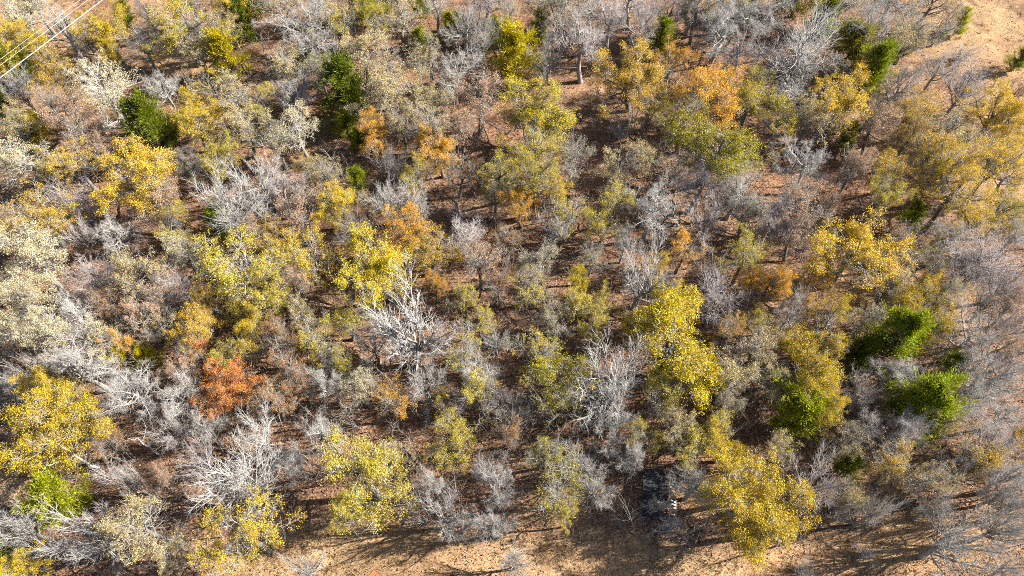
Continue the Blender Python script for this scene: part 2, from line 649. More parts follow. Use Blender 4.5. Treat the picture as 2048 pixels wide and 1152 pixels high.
def snag_meshes(seed):
    rng = np.random.default_rng(seed)
    L0 = trunk_line(rng, 6.2, .17, .2, .1, 9)
    L1 = children(rng, *L0, 4, .5, 1.0, .95, .2, .5, 7, .2, .05, .7, .3, fork=True)
    L2 = children(rng, *L1, 3, .35, 1.0, .9, .25, .5, 5, .22, .03, .55, .3, rmax=.05)
    L3 = children(rng, *L2, 2, .4, 1.0, .8, .25, .5, 3, .2, 0, .6, .3, rmax=.025)
    lv = fit([L0, L1, L2, L3], .95)
    out = [skel_mesh('dead_trunk', lv[:1], [8])]
    for i in range(4):      # each limb with the twigs it carries
        own = [(P[i * m:(i + 1) * m], R[i * m:(i + 1) * m]) for (P, R), m in zip(lv[1:], (1, 3, 6))]
        out.append(skel_mesh('dead_limb', own, [6, 4, 3]))
    return tuple(out)


def juniper_meshes(seed, slim=1.0):
    """Dense evergreen: boughs in an egg-shaped envelope, each carrying feathery upswept sprays."""
    rng = np.random.default_rng(seed)
    H, R = REF_H, REF_R
    L0 = (np.stack([np.zeros(8), np.zeros(8), np.linspace(-.2, H * .93, 8)], -1)[None] + rng.normal(0, .05, (1, 8, 3)), np.linspace(.2, .03, 8)[None])
    nb = 150
    z = H * (0.05 + 0.9 * rng.random(nb) ** .85)
    u = z / H
    env = R * np.clip(1.12 * (1 - u) ** .62 * (0.62 + 1.2 * u) ** .7, 0.1, 1.0) * rng.uniform(.55, 1.2, nb)
    az = np.arange(nb) * 2.399 + rng.normal(0, .3, nb)
    lob = 1 + .26 * np.sin(az * 3 + seed) + .2 * np.sin(az * 5 + z * 1.3) + .12 * np.sin(az * 2 - z * 2)
    env *= lob
    D = np.stack([np.cos(az), np.sin(az), rng.uniform(.12, .6, nb) + u * .9], -1)
    S = np.stack([np.zeros(nb), np.zeros(nb), np.maximum(z - env * .25, .2)], -1)
    L1p = polyline(rng, S, D, env, 6, .09, .09)
    L1 = (L1p, np.linspace(.05, .012, 6)[None].repeat(nb, 0))
    L2 = children(rng, *L1, 9, .3, 1.0, .7, .2, .42, 4, .12, .12, .6, .4, rmax=.018, fork=True)
    tips = L2[0].reshape(-1, 3)
    dirs = np.repeat(unit(L2[0][:, -1] - L2[0][:, 0]), 4, 0)
    keep = (np.sin(tips[:, 0] * 2.1 + seed) + np.sin(tips[:, 1] * 2.3) + np.sin(tips[:, 2] * 1.7 + 2)) > -.75
    tips, dirs = tips[keep], dirs[keep]
    per = 4
    n = len(tips) * per
    c = np.repeat(tips, per, 0) + rng.normal(0, .13, (n, 3))
    d = unit(np.repeat(dirs, per, 0) + rng.normal(0, .45, (n, 3)) + UP * .35)
    sd = unit(np.cross(d, rng.normal(0, 1, (n, 3))))
    ln = rng.uniform(.18, .55, n)[:, None]
    w = rng.uniform(.025, .05, n)[:, None]
    V = np.stack([c - sd * w * .5, c + d * ln * .45 + sd * w, c + d * ln, c + d * ln * .4 - sd * w], 1).reshape(-1, 3)
    tr = skel_mesh('juniper_trunk', [L0, L1], [6, 3])
    return tr, new_mesh('juniper_crown', V, quads=np.arange(n * 4).reshape(-1, 4), mat=NEEDLE)


def brush_meshes(seed):
    rng = np.random.default_rng(seed)
    n = 26
    a = rng.uniform(0, 2 * np.pi, n)
    r = rng.uniform(0, .9, n)
    S = np.stack([np.cos(a) * r, np.sin(a) * r, np.full(n, -.1)], -1)
    D = np.stack([np.cos(a) * rng.uniform(.1, .7, n), np.sin(a) * rng.uniform(.1, .7, n), np.ones(n)], -1)
    L0p = polyline(rng, S, D, rng.uniform(4.5, 8, n), 6, .12, .03)
    L0 = (L0p, np.linspace(.05, .02, 6)[None].repeat(n, 0))
    L1 = children(rng, *L0, 8, .2, 1.0, .6, .2, .45, 4, .14, .05, .6, .4, rmax=.026)
    L2 = children(rng, *L1, 6, .2, 1.0, .6, .2, .5, 2, .12, .05, .7, .4, rmax=.018)
    lv = fit([L0, L1, L2])
    return skel_mesh('shrub_stems', lv[:1], [4]), skel_mesh('shrub_twigs', lv[1:], [3, 3])


PROTO = {
    'D': [leafy_meshes('dense_oak', 100 + i, 'D') for i in range(5)],
    'M': [leafy_meshes('oak', 200 + i, 'M') for i in range(7)],
    'S': [leafy_meshes('sparse_oak', 300 + i, 'S') for i in range(6)],
    'B': [bare_meshes('bare', proto_gnarled(400 + i)[0]) for i in range(7)],
    'F': [bare_meshes('fan', proto_fan(500 + i, [.7, .85, 1.0, .78, .92][i])[0]) for i in range(5)],
    'J': [juniper_meshes(600 + i) for i in range(4)],
    'U': [brush_meshes(700 + i) for i in range(3)],
    'N': [snag_meshes(800 + i) for i in range(3)],
}
PART_NAMES = {'D': ('trunk', 'branches', 'crown'), 'M': ('trunk', 'branches', 'crown'), 'S': ('trunk', 'branches', 'crown'),
              'B': ('trunk', 'crown'), 'F': ('trunk', 'crown'), 'J': ('trunk', 'crown'), 'U': ('stems', 'twigs'), 'N': ('trunk', 'limb', 'limb', 'limb', 'limb')}
NAMES = {'D': ('oak_tree', 'tree', 'leafy oaks of the autumn wood'), 'M': ('oak_tree', 'tree', 'leafy oaks of the autumn wood'),
         'S': ('oak_tree', 'tree', 'leafy oaks of the autumn wood'), 'B': ('bare_tree', 'tree', 'leafless trees of the wood'),
         'F': ('bare_tree', 'tree', 'leafless trees of the wood'), 'J': ('juniper_tree', 'evergreen tree', 'evergreen junipers in the wood'),
         'U': ('brush_shrub', 'shrub', 'leafless brush between the trees'), 'N': ('dead_tree', 'dead tree', 'white dead trees')}
LEAFCOL = {'H': (.70, .46, .065), 'Y': (.60, .41, .035), 'Z': (.64, .47, .025), 'G': (.60, .38, .07), 'A': (.68, .35, .055), 'R': (.72, .26, .075),
           'T': (.52, .41, .21), 'L': (.55, .43, .065), 'P': (.50, .33, .23), 'B': (.36, .20, .10), 'W': (.58, .50, .31), 'O': (.42, .345, .045),
           'g': (.38, .33, .24)}
NEEDLECOL = {'E': (.31, .35, .018), 'k': (.21, .245, .02), 'L': (.42, .43, .02), 'C': (.56, .44, .02), 'O': (.38, .32, .022)}
BARKCOL = {'w': (.47, .45, .425), 'g': (.47, .448, .42), 'v': (.49, .44, .425), 'd': (.28, .255, .24)}
OAKBARK = (.40, .375, .34)


GROW = {'D': 1.22, 'M': 1.18, 'S': 1.18, 'B': 1.16, 'F': 1.22, 'J': 1.35, 'U': 1.3, 'N': 1.3}


def crown_height(kind, R, v):
    if kind in 'DMS':
        return (3.9 + 1.2 * R) * v, .70
    if kind == 'B':
        return (3.9 + 1.2 * R) * v, .70
    if kind == 'F':
        return (3.9 + 1.2 * R) * v, .66
    if kind == 'J':
        return max(2.1 * R + .8, 1.0) * v, .48
    if kind == 'U':
        return (1.15 * R + .5) * v, .5
    return (3.2 + 1.3 * R) * v, .62


def rotated(o, mul):
    o.color = (min(mul[0], 1), min(mul[1], 1), min(mul[2], 1), 1)


def plant_trees(text):
    rnd = random.Random(11)
    last = {}
    for line in text.strip().splitlines():
        if line.startswith('#'):
            continue
        spec, label = line.split('|')
        x, y, r, kind, c = spec.split()
        x, y, r = float(x), float(y), float(r)
        v = rnd.uniform(.9, 1.12)
        if ':' in c:
            c, tall = c.split(':')
            v *= float(tall)
        elif y > 940 and kind in 'DMSBF':
            v *= 1.22
        z = 5.0
        for _ in range(4):
            P, depth = ground_at(x, y, z)
            R = GROW[kind] * r * depth / FPX
            H, frac = crown_height(kind, R, v)
            z = H * frac
        P, depth = ground_at(x, y, z)
        base = Vector((P[0], P[1], float(ground_height(P[0], P[1]))))
        pool = PROTO[kind]
        pick = rnd.randrange(len(pool))
        if pick == last.get(kind) and len(pool) > 1:
            pick = (pick + 1) % len(pool)
        last[kind] = pick
        name, cat, group = NAMES[kind]
        root = obj(name, None)
        root.empty_display_size = .5
        root.location = base
        root.rotation_euler = (rnd.gauss(0, .035), rnd.gauss(0, .035), rnd.uniform(0, 2 * math.pi))
        root.scale = (R / REF_R * rnd.uniform(.95, 1.1), R / REF_R * rnd.uniform(.95, 1.1), H / REF_H)
        tag(root, label.strip(), cat, group)
        jv = rnd.uniform(.88, 1.12)
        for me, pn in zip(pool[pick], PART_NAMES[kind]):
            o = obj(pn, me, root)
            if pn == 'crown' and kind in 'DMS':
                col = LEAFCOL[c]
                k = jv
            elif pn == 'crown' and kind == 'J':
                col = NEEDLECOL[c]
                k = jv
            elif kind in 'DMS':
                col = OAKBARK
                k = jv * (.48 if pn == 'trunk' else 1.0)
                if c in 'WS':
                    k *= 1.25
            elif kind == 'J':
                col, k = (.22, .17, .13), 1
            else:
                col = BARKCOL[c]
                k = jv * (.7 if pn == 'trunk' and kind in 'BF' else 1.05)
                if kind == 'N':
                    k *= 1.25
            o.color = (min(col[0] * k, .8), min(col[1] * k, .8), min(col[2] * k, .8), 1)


TREES = """
# x y r kind col | label      (crown centre and crown radius as seen in the 2048-wide photograph)
22 22 52 S W|pale tan oak in the top left corner beyond the power lines
112 38 48 F g|grey leafless tree behind the upper ends of the power lines
168 78 36 B w|whitish leafless tree right below the thick power line near the top
68 78 36 D Y|golden oak crossed by the two thin power lines
18 88 36 D Y|yellow oak at the left edge between the power lines
34 134 26 J k|dark juniper under the thick power line at the left edge
106 146 42 M G|gold and tan oak just below the thick power line
208 58 40 D Y|bright yellow oak standing right of the power lines
214 96 22 D Y|small yellow tuft of oak below the bright yellow oak by the wires
246 26 18 J k|small dark juniper beside the straw gap at the top edge
286 10 30 B d|dark trunked leafless tree alone in the straw gap at the top edge
276 76 34 F w|whitish fine twigged tree between the yellow oak by the wires and the large olive oak
358 48 62 M L|large pale olive oak right of the straw gap at the top
418 52 42 M T|tan oak between the large pale olive oak and the dark cedar at the top
458 6 34 D Y|yellow oak cut by the top edge above the tan oak
436 28 24 F g|thin grey leafless tree beneath the yellow oak at the top edge
494 34 36 J k|dark olive cedar at the top edge left of the shady gap
452 122 40 J C|golden green juniper leaning over the pale oaks in the upper left
386 108 42 S T|sparse tan oak left of the golden green juniper in the upper left
206 180 70 S W:1.1|wide pale oak with few leaves standing below the power lines
326 172 30 B w|white twigged dead looking tree over the darkest shade in the upper left
392 192 28 D Y|upper of two yellow oaks right of the dark shade in the upper left
386 242 38 D Y|lower of two yellow oaks beside the big dark juniper
304 264 48 J k|big dark green juniper with a sunlit top in the upper left
68 258 28 J C|golden juniper standing alone near the left edge
136 232 48 S P|pinkish tan oak right of the lone golden juniper
24 240 38 M T|tan oak at the left edge beside the lone golden juniper
92 200 34 S P|pink tinged thin oak above the lone golden juniper
28 168 30 F w|whitish leafless tree at the left edge below the thick power line
4 198 22 J k|dark juniper cut by the left edge
458 180 48 S T|sparse tan oak below the golden green juniper in the upper left
478 248 48 S T|sparse tan oak right of the yellow pair by the big dark juniper
160 274 42 S P|low pinkish oak left of the big dark juniper
608 58 74 B w|large contorted white leafless oak in the upper left beside the shady gap
668 40 46 S L|pale oak with greenish leaves right of the contorted white oak
744 38 30 D O|round olive gold oak near the top edge
734 4 24 J E|green juniper cut by the top edge above the round olive gold oak
800 36 44 S T|grey tan oak right of the round olive gold oak
838 8 18 J L|small yellow green juniper at the top edge in the middle
905 52 24 J O|dark olive juniper with a gold edge left of the pale fan tree
840 80 18 J E|small dark green juniper beside the sunny gap near the top
928 28 48 F w|pale fan shaped leafless tree at the top edge in the middle
1016 24 34 S T|tan grey oak above the two tone juniper at the top
720 104 48 S T|cream oak below the contorted white oak
776 116 40 S P|pinkish cream oak below the sunny gap near the top
620 120 20 J E|bright green little juniper under the contorted white oak
572 136 42 S T|cream leaved oak left of the bright green little juniper
642 142 38 S g|greyish thin oak right of the bright green little juniper
584 188 48 B w|white limbed leafless oak left of the long dark juniper
690 188 46 J k|long dark green juniper behind pale oaks in the upper middle
782 172 58 M T|yellowish cream oak right of the long dark juniper
860 108 42 S T|cream oak left of the grey tangle in the upper middle
906 132 48 B g|grey tangle of bare limbs left of the two tone juniper
862 192 40 M T|yellow tan oak below the grey tangle in the upper middle
956 192 52 S P|pinkish tan oak left of the yellow green oak by the clearing
598 256 52 S W|pale thin oak below the white limbed oak in the upper left
692 248 20 J L|lime green juniper left of the upper orange oak
712 282 18 J E|small green juniper just below the upper orange oak's left side
748 252 38 D A|upper orange oak in the left middle of the wood
800 242 38 S T|grey tan oak right of the upper orange oak
858 244 42 S T|thin cream oak above the lower orange oak
520 206 28 M L|olive oak left of the white limbed oak in the upper left
546 272 40 S T|cream oak above the fine grey dome of twigs on the left
918 250 42 S P|pink tan oak above and right of the lower orange oak
880 298 36 D A|lower orange oak in the upper middle of the wood
1030 112 44 J C|two tone juniper turning gold in the upper middle
990 62 18 J L|lime green juniper tip beside the two tone juniper
966 68 30 F g|slanting grey leafless tree left of the two tone juniper
1078 52 18 J E|slim green juniper right of the two tone juniper
1096 108 36 F g|round grey leafless bush of a tree right of the two tone juniper
1172 66 54 B v:1.3|grey leafless tree with a dark trunk above the brown clearing
1132 24 44 S g|thin grey oak at the top edge above the round grey bush
1226 26 48 B v|grey leafless tree at the top edge right of the thin grey oak
1292 46 48 B v|violet grey leafless tree above the small juniper by the amber oaks
1346 24 44 B d|dark limbed leafless tree at the top edge in the right middle
1316 82 28 J E|green juniper just above the first amber oak
1396 26 40 S T|olive grey oak at the top edge left of the silvery tree
1440 54 54 B w|pale leafless tree left of the silver dome tree
1474 104 44 B v|grey leafless tree standing behind the orange tinted oak
1502 30 44 B w|whitish leafless tree against the silver dome tree
1490 6 24 J O|olive juniper at the top edge behind the whitish tree
1272 138 60 D G|first amber gold oak at the edge of the brown clearing
1342 124 44 M A|amber oak between the first amber gold oak and the orange tinted oak
1420 176 56 D A|orange tinted oak in the middle of the amber group
1300 200 48 M G|gold oak low on the right side of the brown clearing
1086 222 64 D L|yellow green oak left of the brown clearing
1084 288 50 M L|pale olive oak just below the yellow green oak by the clearing
1376 232 48 S O|dull olive oak under the orange tinted oak
1508 192 46 M L|yellow olive oak right of the orange tinted oak
1422 286 74 D O|large olive gold oak below the amber group
1240 258 28 U g|grey brush in the shade at the foot of the brown clearing
1600 92 76 F w|big silver dome of fine twigs near the top right
1594 146 44 F g|lower grey part tree at the foot of the silver dome tree
1644 38 27 J E|bright green juniper right of the silver dome tree
1742 44 58 B g|wide grey leafless tree at the top edge right of the bright juniper
1832 58 48 S g|greyish thin oak beside the straw field at the top right
1706 98 38 J O|olive gold juniper in the top right
1742 142 38 J E|large green juniper below the olive gold juniper at top right
1686 146 28 S P|pinkish tan bushy oak left of the large green juniper at top right
1796 88 44 S T|mottled olive oak right of the olive gold juniper
1904 24 28 S P|pinkish thin oak at the edge of the straw field
1922 44 16 J L|lime juniper bush on the straw field at the top right
1890 60 9 J L|tiny green juniper bush on the straw field
2042 118 16 J E|green juniper bush at the right edge of the straw field
1810 160 42 B v:1.3|violet grey leafless tree with forked trunk below the straw field
1946 156 42 F v:1.2|bluish grey leafless tree below the straw field near the right edge
1686 206 50 D H|yellow oak below the pinkish bushy oak at top right
1750 208 34 S P|pale pinkish oak right of the yellow oak at top right
1988 216 48 D H|golden yellow oak near the right edge below the straw field
2028 250 34 D H|golden yellow oak cut by the right edge
1842 210 44 M G|gold tan oak right of the forked violet grey tree
1830 262 34 M G|small gold tan oak below its twin in the upper right
1620 232 48 S T|grey tan oak left of the yellow oak at top right
1562 232 44 M L|yellow olive oak right of the large olive gold oak
1762 246 38 S P|dusky pink oak left of the gold tan pair
1902 252 48 S T|sparse tan oak left of the golden yellow oak near the right edge
2012 292 44 M H|gold oak at the right edge above the gnarled dark tree
1925 278 12 J L|lime bush beside slanting dark trunks on the right
1692 276 20 J k|dark juniper under the yellow oak at top right
34 314 54 S W|whitish thin oak at the left edge below the lone golden juniper
96 336 24 M L|lime leaved small oak right of the whitish thin oak on the left edge
150 326 42 M G|gold oak left of the broad yellow oak
264 346 64 D H|broad yellow gold oak below the big dark juniper
204 304 38 S P|pinkish oak above the broad yellow gold oak
370 320 34 B d|dark grey leafless tree right of the big dark juniper
430 312 36 D L|yellow olive oak above the large white spreading tree
376 342 16 M L|small yellow olive sapling right of the broad yellow gold oak
444 396 72 F w|large white spreading leafless tree on the left
510 346 52 F g|fine grey dome of twigs above the large white spreading tree
70 430 58 M G|golden tan oak near the left edge at mid height
150 396 46 F v|violet grey brushy tree right of the golden tan oak
310 408 44 M P|tan pink oak left of the large white spreading tree
220 462 40 B g|grey leafless tree at the edge of the shaded brown glade on the left
152 462 28 F v|small violet grey tree left of the shaded brown glade
346 452 34 M L|olive oak right of the shaded brown glade
356 496 40 S W|whitish pink oak below the shaded brown glade's right side
60 522 72 M W|wide cream yellow oak at the left edge at mid height
28 472 42 S T|thin tan oak between two cream oaks on the left edge
170 546 44 F v|fan of fine violet twigs left of the brown glade
266 546 48 S T|cream oak below the shaded brown glade
440 446 30 J E|green juniper hidden under the large white spreading tree
470 522 72 M L|large pale olive oak left of the centre
500 452 34 S P|pinkish tan oak below the large white spreading tree
596 418 46 S P|pink grey leafless oak right of the large white spreading tree
556 372 42 B v|grey leafless tree above the pink grey oak
664 406 38 D Y|yellow oak right of the pink grey leafless oak
620 386 16 J E|slim green juniper squeezed left of a yellow oak
716 370 22 J E|bright green juniper left of the twin grey fans
610 332 24 M G|small amber gold oak right of the fine grey dome
646 346 38 S T|cream oak above the yellow oak by the pink grey oak
774 394 40 F g|left of the twin grey fan shaped trees
830 400 40 F g|right of the twin grey fan shaped trees
830 346 32 M L|yellow olive oak just above the twin grey fans
776 322 38 F d|dull grey tree between the orange oaks and the twin fans
736 412 28 S B|brown oak sapling left of the twin grey fans
714 456 38 F d|brownish grey fan tree above the brightest yellow oak
806 466 42 D A|orange tan oak right above the brightest yellow oak
852 498 52 M G|gold oak behind the brightest yellow oak
768 532 62 D Z|brightest yellow oak left of the centre
922 470 44 B v|grey leafless tree right of the gold oak near the centre
866 562 20 D A|small orange oak at the right foot of the brightest yellow oak
604 502 50 M Y|yellow oak left of the brightest yellow oak
540 476 42 M G|tan gold oak below the pink grey oak
540 562 50 M L|olive oak below the yellow oak on the left
986 386 32 S T|thin tan oak left of the dark trunked gold oak in the centre
1000 346 40 S L|thin olive oak below the pink tan oak in the upper middle
958 522 46 S P|pinkish thin oak in the middle of the centre gap
912 424 24 U v|violet grey brush right of the twin grey fans
912 334 36 S B|brownish oak below the lower orange oak
1072 348 48 M L:1.4|olive gold oak with a long dark trunk near the centre
1116 386 28 M Y|yellow topped slim oak right of the olive gold oak near the centre
1044 402 36 D A|orange tan oak left of the slim yellow topped oak
1140 318 42 S g|thin grey oak below the yellow green oak by the clearing
1250 320 46 M T|cream olive oak left of the large olive gold oak
1308 402 54 B w:1.25|white forked leafless tree with a black trunk right of the centre
1232 400 36 S L|olive yellow oak left of the white forked tree
1200 450 34 S L|yellow green oak left below the white forked tree
1132 430 42 S L|thin olive oak in the centre gap
1108 452 34 F g|grey sapling left of the thin olive oak in the centre
1250 482 30 B w|low white branches left of the black trunk
1368 500 34 M A|orange oak right of the black trunk
1312 522 24 M G|small gold oak at the foot of the black trunk
1286 550 62 F g|broad grey fan of twigs right of the slim bright yellow tree
1158 562 30 D Z|slim bright yellow tree right of the centre
1050 562 38 S L|grey olive thin oak left of the slim bright yellow tree
1080 522 42 S g|grey thin oak above the grey olive oak in the centre
1400 358 50 B v|pinkish grey leafless tree under the large olive gold oak
1482 370 50 B g|grey leafless tree right of the white forked tree
1420 432 44 F v|violet grey fine tree right of the white forked tree
1504 424 42 S g|thin grey tree above the olive oak by the orange one
1490 512 42 M L|yellow olive oak touching the orange oak on the right
1526 562 38 D A|vivid orange oak right of the centre
1424 562 38 U v|violet brush left of the vivid orange oak
1350 336 40 U d|dark brush under the large olive gold oak
1622 318 48 B w|grey tree with drooping white limbs in the upper right
1600 398 48 S P|tan pink oak below the drooping white limbs
1666 406 34 S P|pinkish thin oak left of the long slanting trunk
1552 432 42 B v|violet grey leafless tree left of the gold round oak
1712 492 70 D H:1.15|big round gold oak over a bare slanting trunk on the right
1720 322 34 S P:1.35|dusky oak with slanting trunk right of the drooping white limbs
1786 330 42 M G|pale gold oak in the upper right
1776 376 38 M L:1.4|olive gold oak with dark slanting trunk on the right
1816 438 23 J E|round green juniper bush among slanting trunks on the right
1810 482 42 S P|grey pink thin oak right of the big round gold oak
1892 466 42 B g|grey leafless oak right of the round green bush
1870 486 20 M Y|small yellow oak below the round green bush
1856 524 40 S T|thin tan oak right of the big round gold oak, lower
1866 562 28 M Y|small bright yellow oak over the sunny straw on the right
1986 516 62 F v|bluish grey fan tree at the right edge
2024 556 40 F v|bluish grey fan tree cut by the right edge at mid height
1926 368 52 M H:1.45|golden tan oak on a long slanting trunk on the right
2002 330 52 M H:1.2|gnarled dark limbed oak on the bright straw at the right edge
1950 432 38 M H|gold oak below the gnarled dark oak
2022 424 42 M O|shaded olive oak at the right edge
1878 326 46 M H:1.4|gold oak with slanting trunk left of the golden tan oak
1590 566 36 M A|orange tan oak right of the vivid orange oak
1640 556 34 S A|light orange oak left of the big gold oak's trunk
1922 548 46 B d|brownish grey leafless tree left of the bluish fan
1794 562 38 S T|thin tan oak below the big round gold oak's right side
44 604 48 M W|cream olive oak at the left edge below mid height
94 662 56 S W|white limbed oak with yellow tips on the left
152 630 38 B w|white leafless oak left of the red brown glade
196 668 42 S W|white limbed thin oak above the olive pair on the left
30 654 42 S W|pale thin oak cut by the left edge
156 726 62 B w|wide white leafless oak above the tall yellow oak
250 776 54 B w|white leafless oak right of the tall yellow oak
50 728 30 F v|violet grey brushy tree left above the tall yellow oak
14 762 34 B w|white leafless tree cut by the left edge
94 772 42 D Y|upper crown of yellow beside the tall yellow oak
118 842 74 D Y|tall yellow oak in the lower left
250 714 26 J C|left of the olive juniper pair on the left
298 718 22 J C|right of the olive juniper pair on the left
240 684 22 D A|small orange brown oak above the olive pair
284 626 36 S P|pinkish thin oak by the red brown glade
320 644 34 S T|cream thin oak right of the red brown glade
386 662 40 D G|amber gold oak left of the yellow oak on the left
402 612 28 D G|amber oak above the amber gold one on the left
394 696 28 M R|small orange oak above the red oak
456 780 50 D R|vivid orange red oak in the lower left
364 726 34 M P|orange pink thin oak left above the red oak
356 802 42 B g|grey leafless tree left of the red oak
402 852 42 B w|white limbed leafless tree below the red oak
500 660 36 D Y|yellow oak left of the centre low down
460 720 32 M L|olive oak just above the red oak
330 592 42 S P|pinkish tan oak below the cream oak by the glade
352 562 38 F v|fine violet grey tree left of the large pale olive oak
30 826 18 U w|whitish brush at the left edge beside the tall yellow oak
815 660 104 F w|huge white grey spreading leafless tree in the centre left
744 684 40 F w|white fan of limbs at the left side of the huge leafless tree
852 756 42 F g|grey twiggy tree at the foot of the huge leafless tree
688 638 40 M L|olive gold oak left of the huge leafless tree
634 682 46 S L|olive tan oak in the gap left of the huge leafless tree
672 722 32 M O|dull olive oak below the olive tan oak
528 600 42 M L|olive oak right of the large pale olive oak's foot
602 622 34 S T|thin tan oak left of the olive gold oak
556 664 34 S B|brown thin oak right of the low yellow oak
562 724 42 S B|russet thin oak right above the red oak
538 800 44 S B|russet oak right of the red oak
724 774 42 S W|white trunked thin oak below the huge leafless tree
660 772 38 B w|tall white slanting leafless tree right of the russet oaks
780 806 42 S A|orange brown thin oak below the huge leafless tree
930 702 36 S L|yellow olive oak right of the huge leafless tree
962 746 48 B w|low white limbed tree right of the huge leafless tree
944 772 42 S L|yellow olive oak below the low white limbed tree
962 642 32 S L|olive oak between the huge leafless tree and the pale column tree
932 596 32 S L|yellow olive oak above and right of the huge leafless tree
914 802 28 F v|little violet fan tree in the shade below the yellow olive oak
884 796 16 M L|tiny yellow sapling in the shade below the huge leafless tree
992 672 26 F g|grey sapling in the gap right of the huge leafless tree
640 862 44 B w|white leafless tree with bare crooked limbs left of the big yellow olive oak
904 882 48 M L|yellow olive oak right of the big yellow olive oak at the bottom
1222 764 74 F w|big white grey fan of limbs right of the centre low down
1214 826 44 F w|lower white fan tree under the big fan of limbs
1350 690 82 D Z|huge bright yellow oak right of the centre
1332 612 44 D Y|golden oak above the huge bright yellow oak
1284 644 36 D G|amber gold oak at the left shoulder of the huge yellow oak
1110 746 54 M O|broad olive oak left of the big white fan
1132 804 42 S O|olive oak below the broad olive oak
1100 634 34 S W|pale column like oak with a dark trunk in the centre
1152 612 34 S L|olive oak below the slim bright yellow tree
1196 612 30 M L|yellow olive oak right below the slim bright yellow tree
1188 662 34 S L|yellow olive oak above the big white fan
1080 694 38 S L|olive oak in the gap below the pale column oak
1440 602 48 F v|violet grey fan tree above right of the huge yellow oak
1520 646 30 M L|lime grey oak right of the huge yellow oak
1510 690 46 S T|grey cream oak right of the huge yellow oak
1470 752 54 S T|cream grey oak below right of the huge yellow oak
1336 792 42 S L|yellow olive oak just under the huge yellow oak
1352 844 42 S T|cream olive oak right of the big white fan
1320 746 18 J E|small bright green juniper tucked under the huge yellow oak
1440 846 38 S L|thin olive oak left of the lime juniper
1044 826 34 U g|grey brush in the shade left of the olive oak
1588 618 40 B v|violet grey leafless tree with bent dark trunk on the right
1664 652 42 M Y:1.4|yellow oak with a tall thin trunk left of the dark juniper
1606 714 52 D Y|yellow oak above the lime juniper
1636 764 28 D Y|small yellow oak directly above the lime juniper's right side
1644 818 32 D Y|yellow oak touching the lime juniper on its right
1592 826 50 J L|big lime green juniper on the right low down
1788 684 48 J E|upper bright green juniper of the group on the right
1722 706 32 J k|dark shaded juniper left of the upper bright juniper
1796 738 46 B w|white leafless limbs between two green junipers on the right
1900 736 26 J E|small green juniper right of the leafless limbs between junipers
1850 806 54 J E|lower bright green juniper of the group on the right
1806 842 40 B g|grey leafless tree overlapping the lower green juniper
1946 672 54 B v:1.2|violet grey leafless tree with a dark leaning trunk on the right
2012 644 42 F v|fine violet grey tree at the right edge beside the straw
1830 606 42 M Y|thin yellow oak above the upper bright juniper
1872 652 36 M Y|thin yellow oak right above the upper bright juniper
1974 752 56 B g|grey leafless tree right of the small green juniper
2024 742 40 B v|violet leafless tree at the right edge low down
1936 806 46 B w|white limbed leafless tree right of the lower green juniper
2018 826 42 B g|grey leafless tree at the right edge beside the white limbed one
150 905 40 N w|thick white dead trunk with forked limbs against the tall yellow oak
290 886 26 N w|slim white dead tree with a fork in the brown shade
76 968 14 N w|small crooked white snag above the lime juniper at lower left
104 996 48 J L|bright lime juniper in the lower left corner
168 1076 74 F w|big white leafless tree leaning in the lower left corner
22 1050 44 F w|white twiggy tree cut by the left edge near the bottom
282 1042 60 S T|greyish olive oak right of the leaning white tree
248 958 28 F w|whitish bushy tree above the greyish olive oak
308 964 24 D P|dusty pink small oak above the greyish olive oak
474 956 74 F w|wide white leafless tree at the bottom left of centre
482 1062 68 M Y|yellow oak on the straw at the bottom left
512 868 52 F w|white fine twigged tree below the red oak
394 918 34 F v|small violet white fan tree left of the wide white tree
18 1104 24 J E|green juniper cut by the left edge near the bottom
40 1142 38 D Y|pale yellow oak in the bottom left corner
62 1088 28 U g|olive grey brush left of the leaning white tree
736 950 82 M L|big yellow olive oak at the bottom left of centre
890 1026 54 F w|white spreading leafless tree beside the straw at the bottom
984 962 44 B w|upper contorted white tree at the bottom centre
986 1046 40 B w|lower contorted white tree at the bottom centre
1030 1114 30 F w|small white twiggy tree alone on the straw at the bottom
600 1142 36 F w|white brushy tree cut by the bottom edge
864 962 30 B w|small white leafless tree left of the contorted pair
1106 978 56 S O|grey olive oak right of the contorted white pair
1170 930 42 F w|white grey fine tree above the grey olive oak
1196 978 38 F g|grey leafless tree right of the grey olive oak
1136 1026 26 M L|small olive yellow oak at the edge of the bottom straw
1236 884 42 F g|grey fan tree below the big white fan
1272 906 34 B w|white leafless tree above the dark platform
1312 1012 22 B w:.8|white bare limbs hanging over the dark platform
1392 968 44 F g|fine grey tree right of the dark platform
1392 886 40 S L|yellow olive oak above the fine grey tree
1292 872 30 M L|olive oak above the white tree by the platform
1498 962 66 D Y|upper half of the golden pair of oaks at the bottom right
1540 1036 72 D Y|lower half of the golden pair of oaks at the bottom right
1456 892 36 D Y|small golden oak above the golden pair
1340 1052 28 U w|pale brush below the dark platform
1642 962 60 F v|violet grey spreading tree right of the golden pair
1682 1012 32 U g|grey brush at the foot of the violet grey tree
1800 936 48 S G|thin gold leaved oak below the lower green juniper
1966 922 52 S G|half bare gold oak near the right edge at the bottom
1926 934 38 B w|white limbed tree left of the half bare gold oak
1922 1080 64 F w|round white grey tree with a long shadow at the bottom right
2022 1050 48 F g|grey twiggy tree at the right edge near the bottom
1880 1012 34 F g|small grey tree above the round white grey tree
1736 1106 18 U w|low pale brush on the straw under a long shadow
1612 1142 20 U w|low pale brush at the bottom edge on the straw
1992 880 46 B v|violet leafless tree above the half bare gold oak
1400 722 20 D Y|yellow sprig oak at the right edge of the huge yellow oak
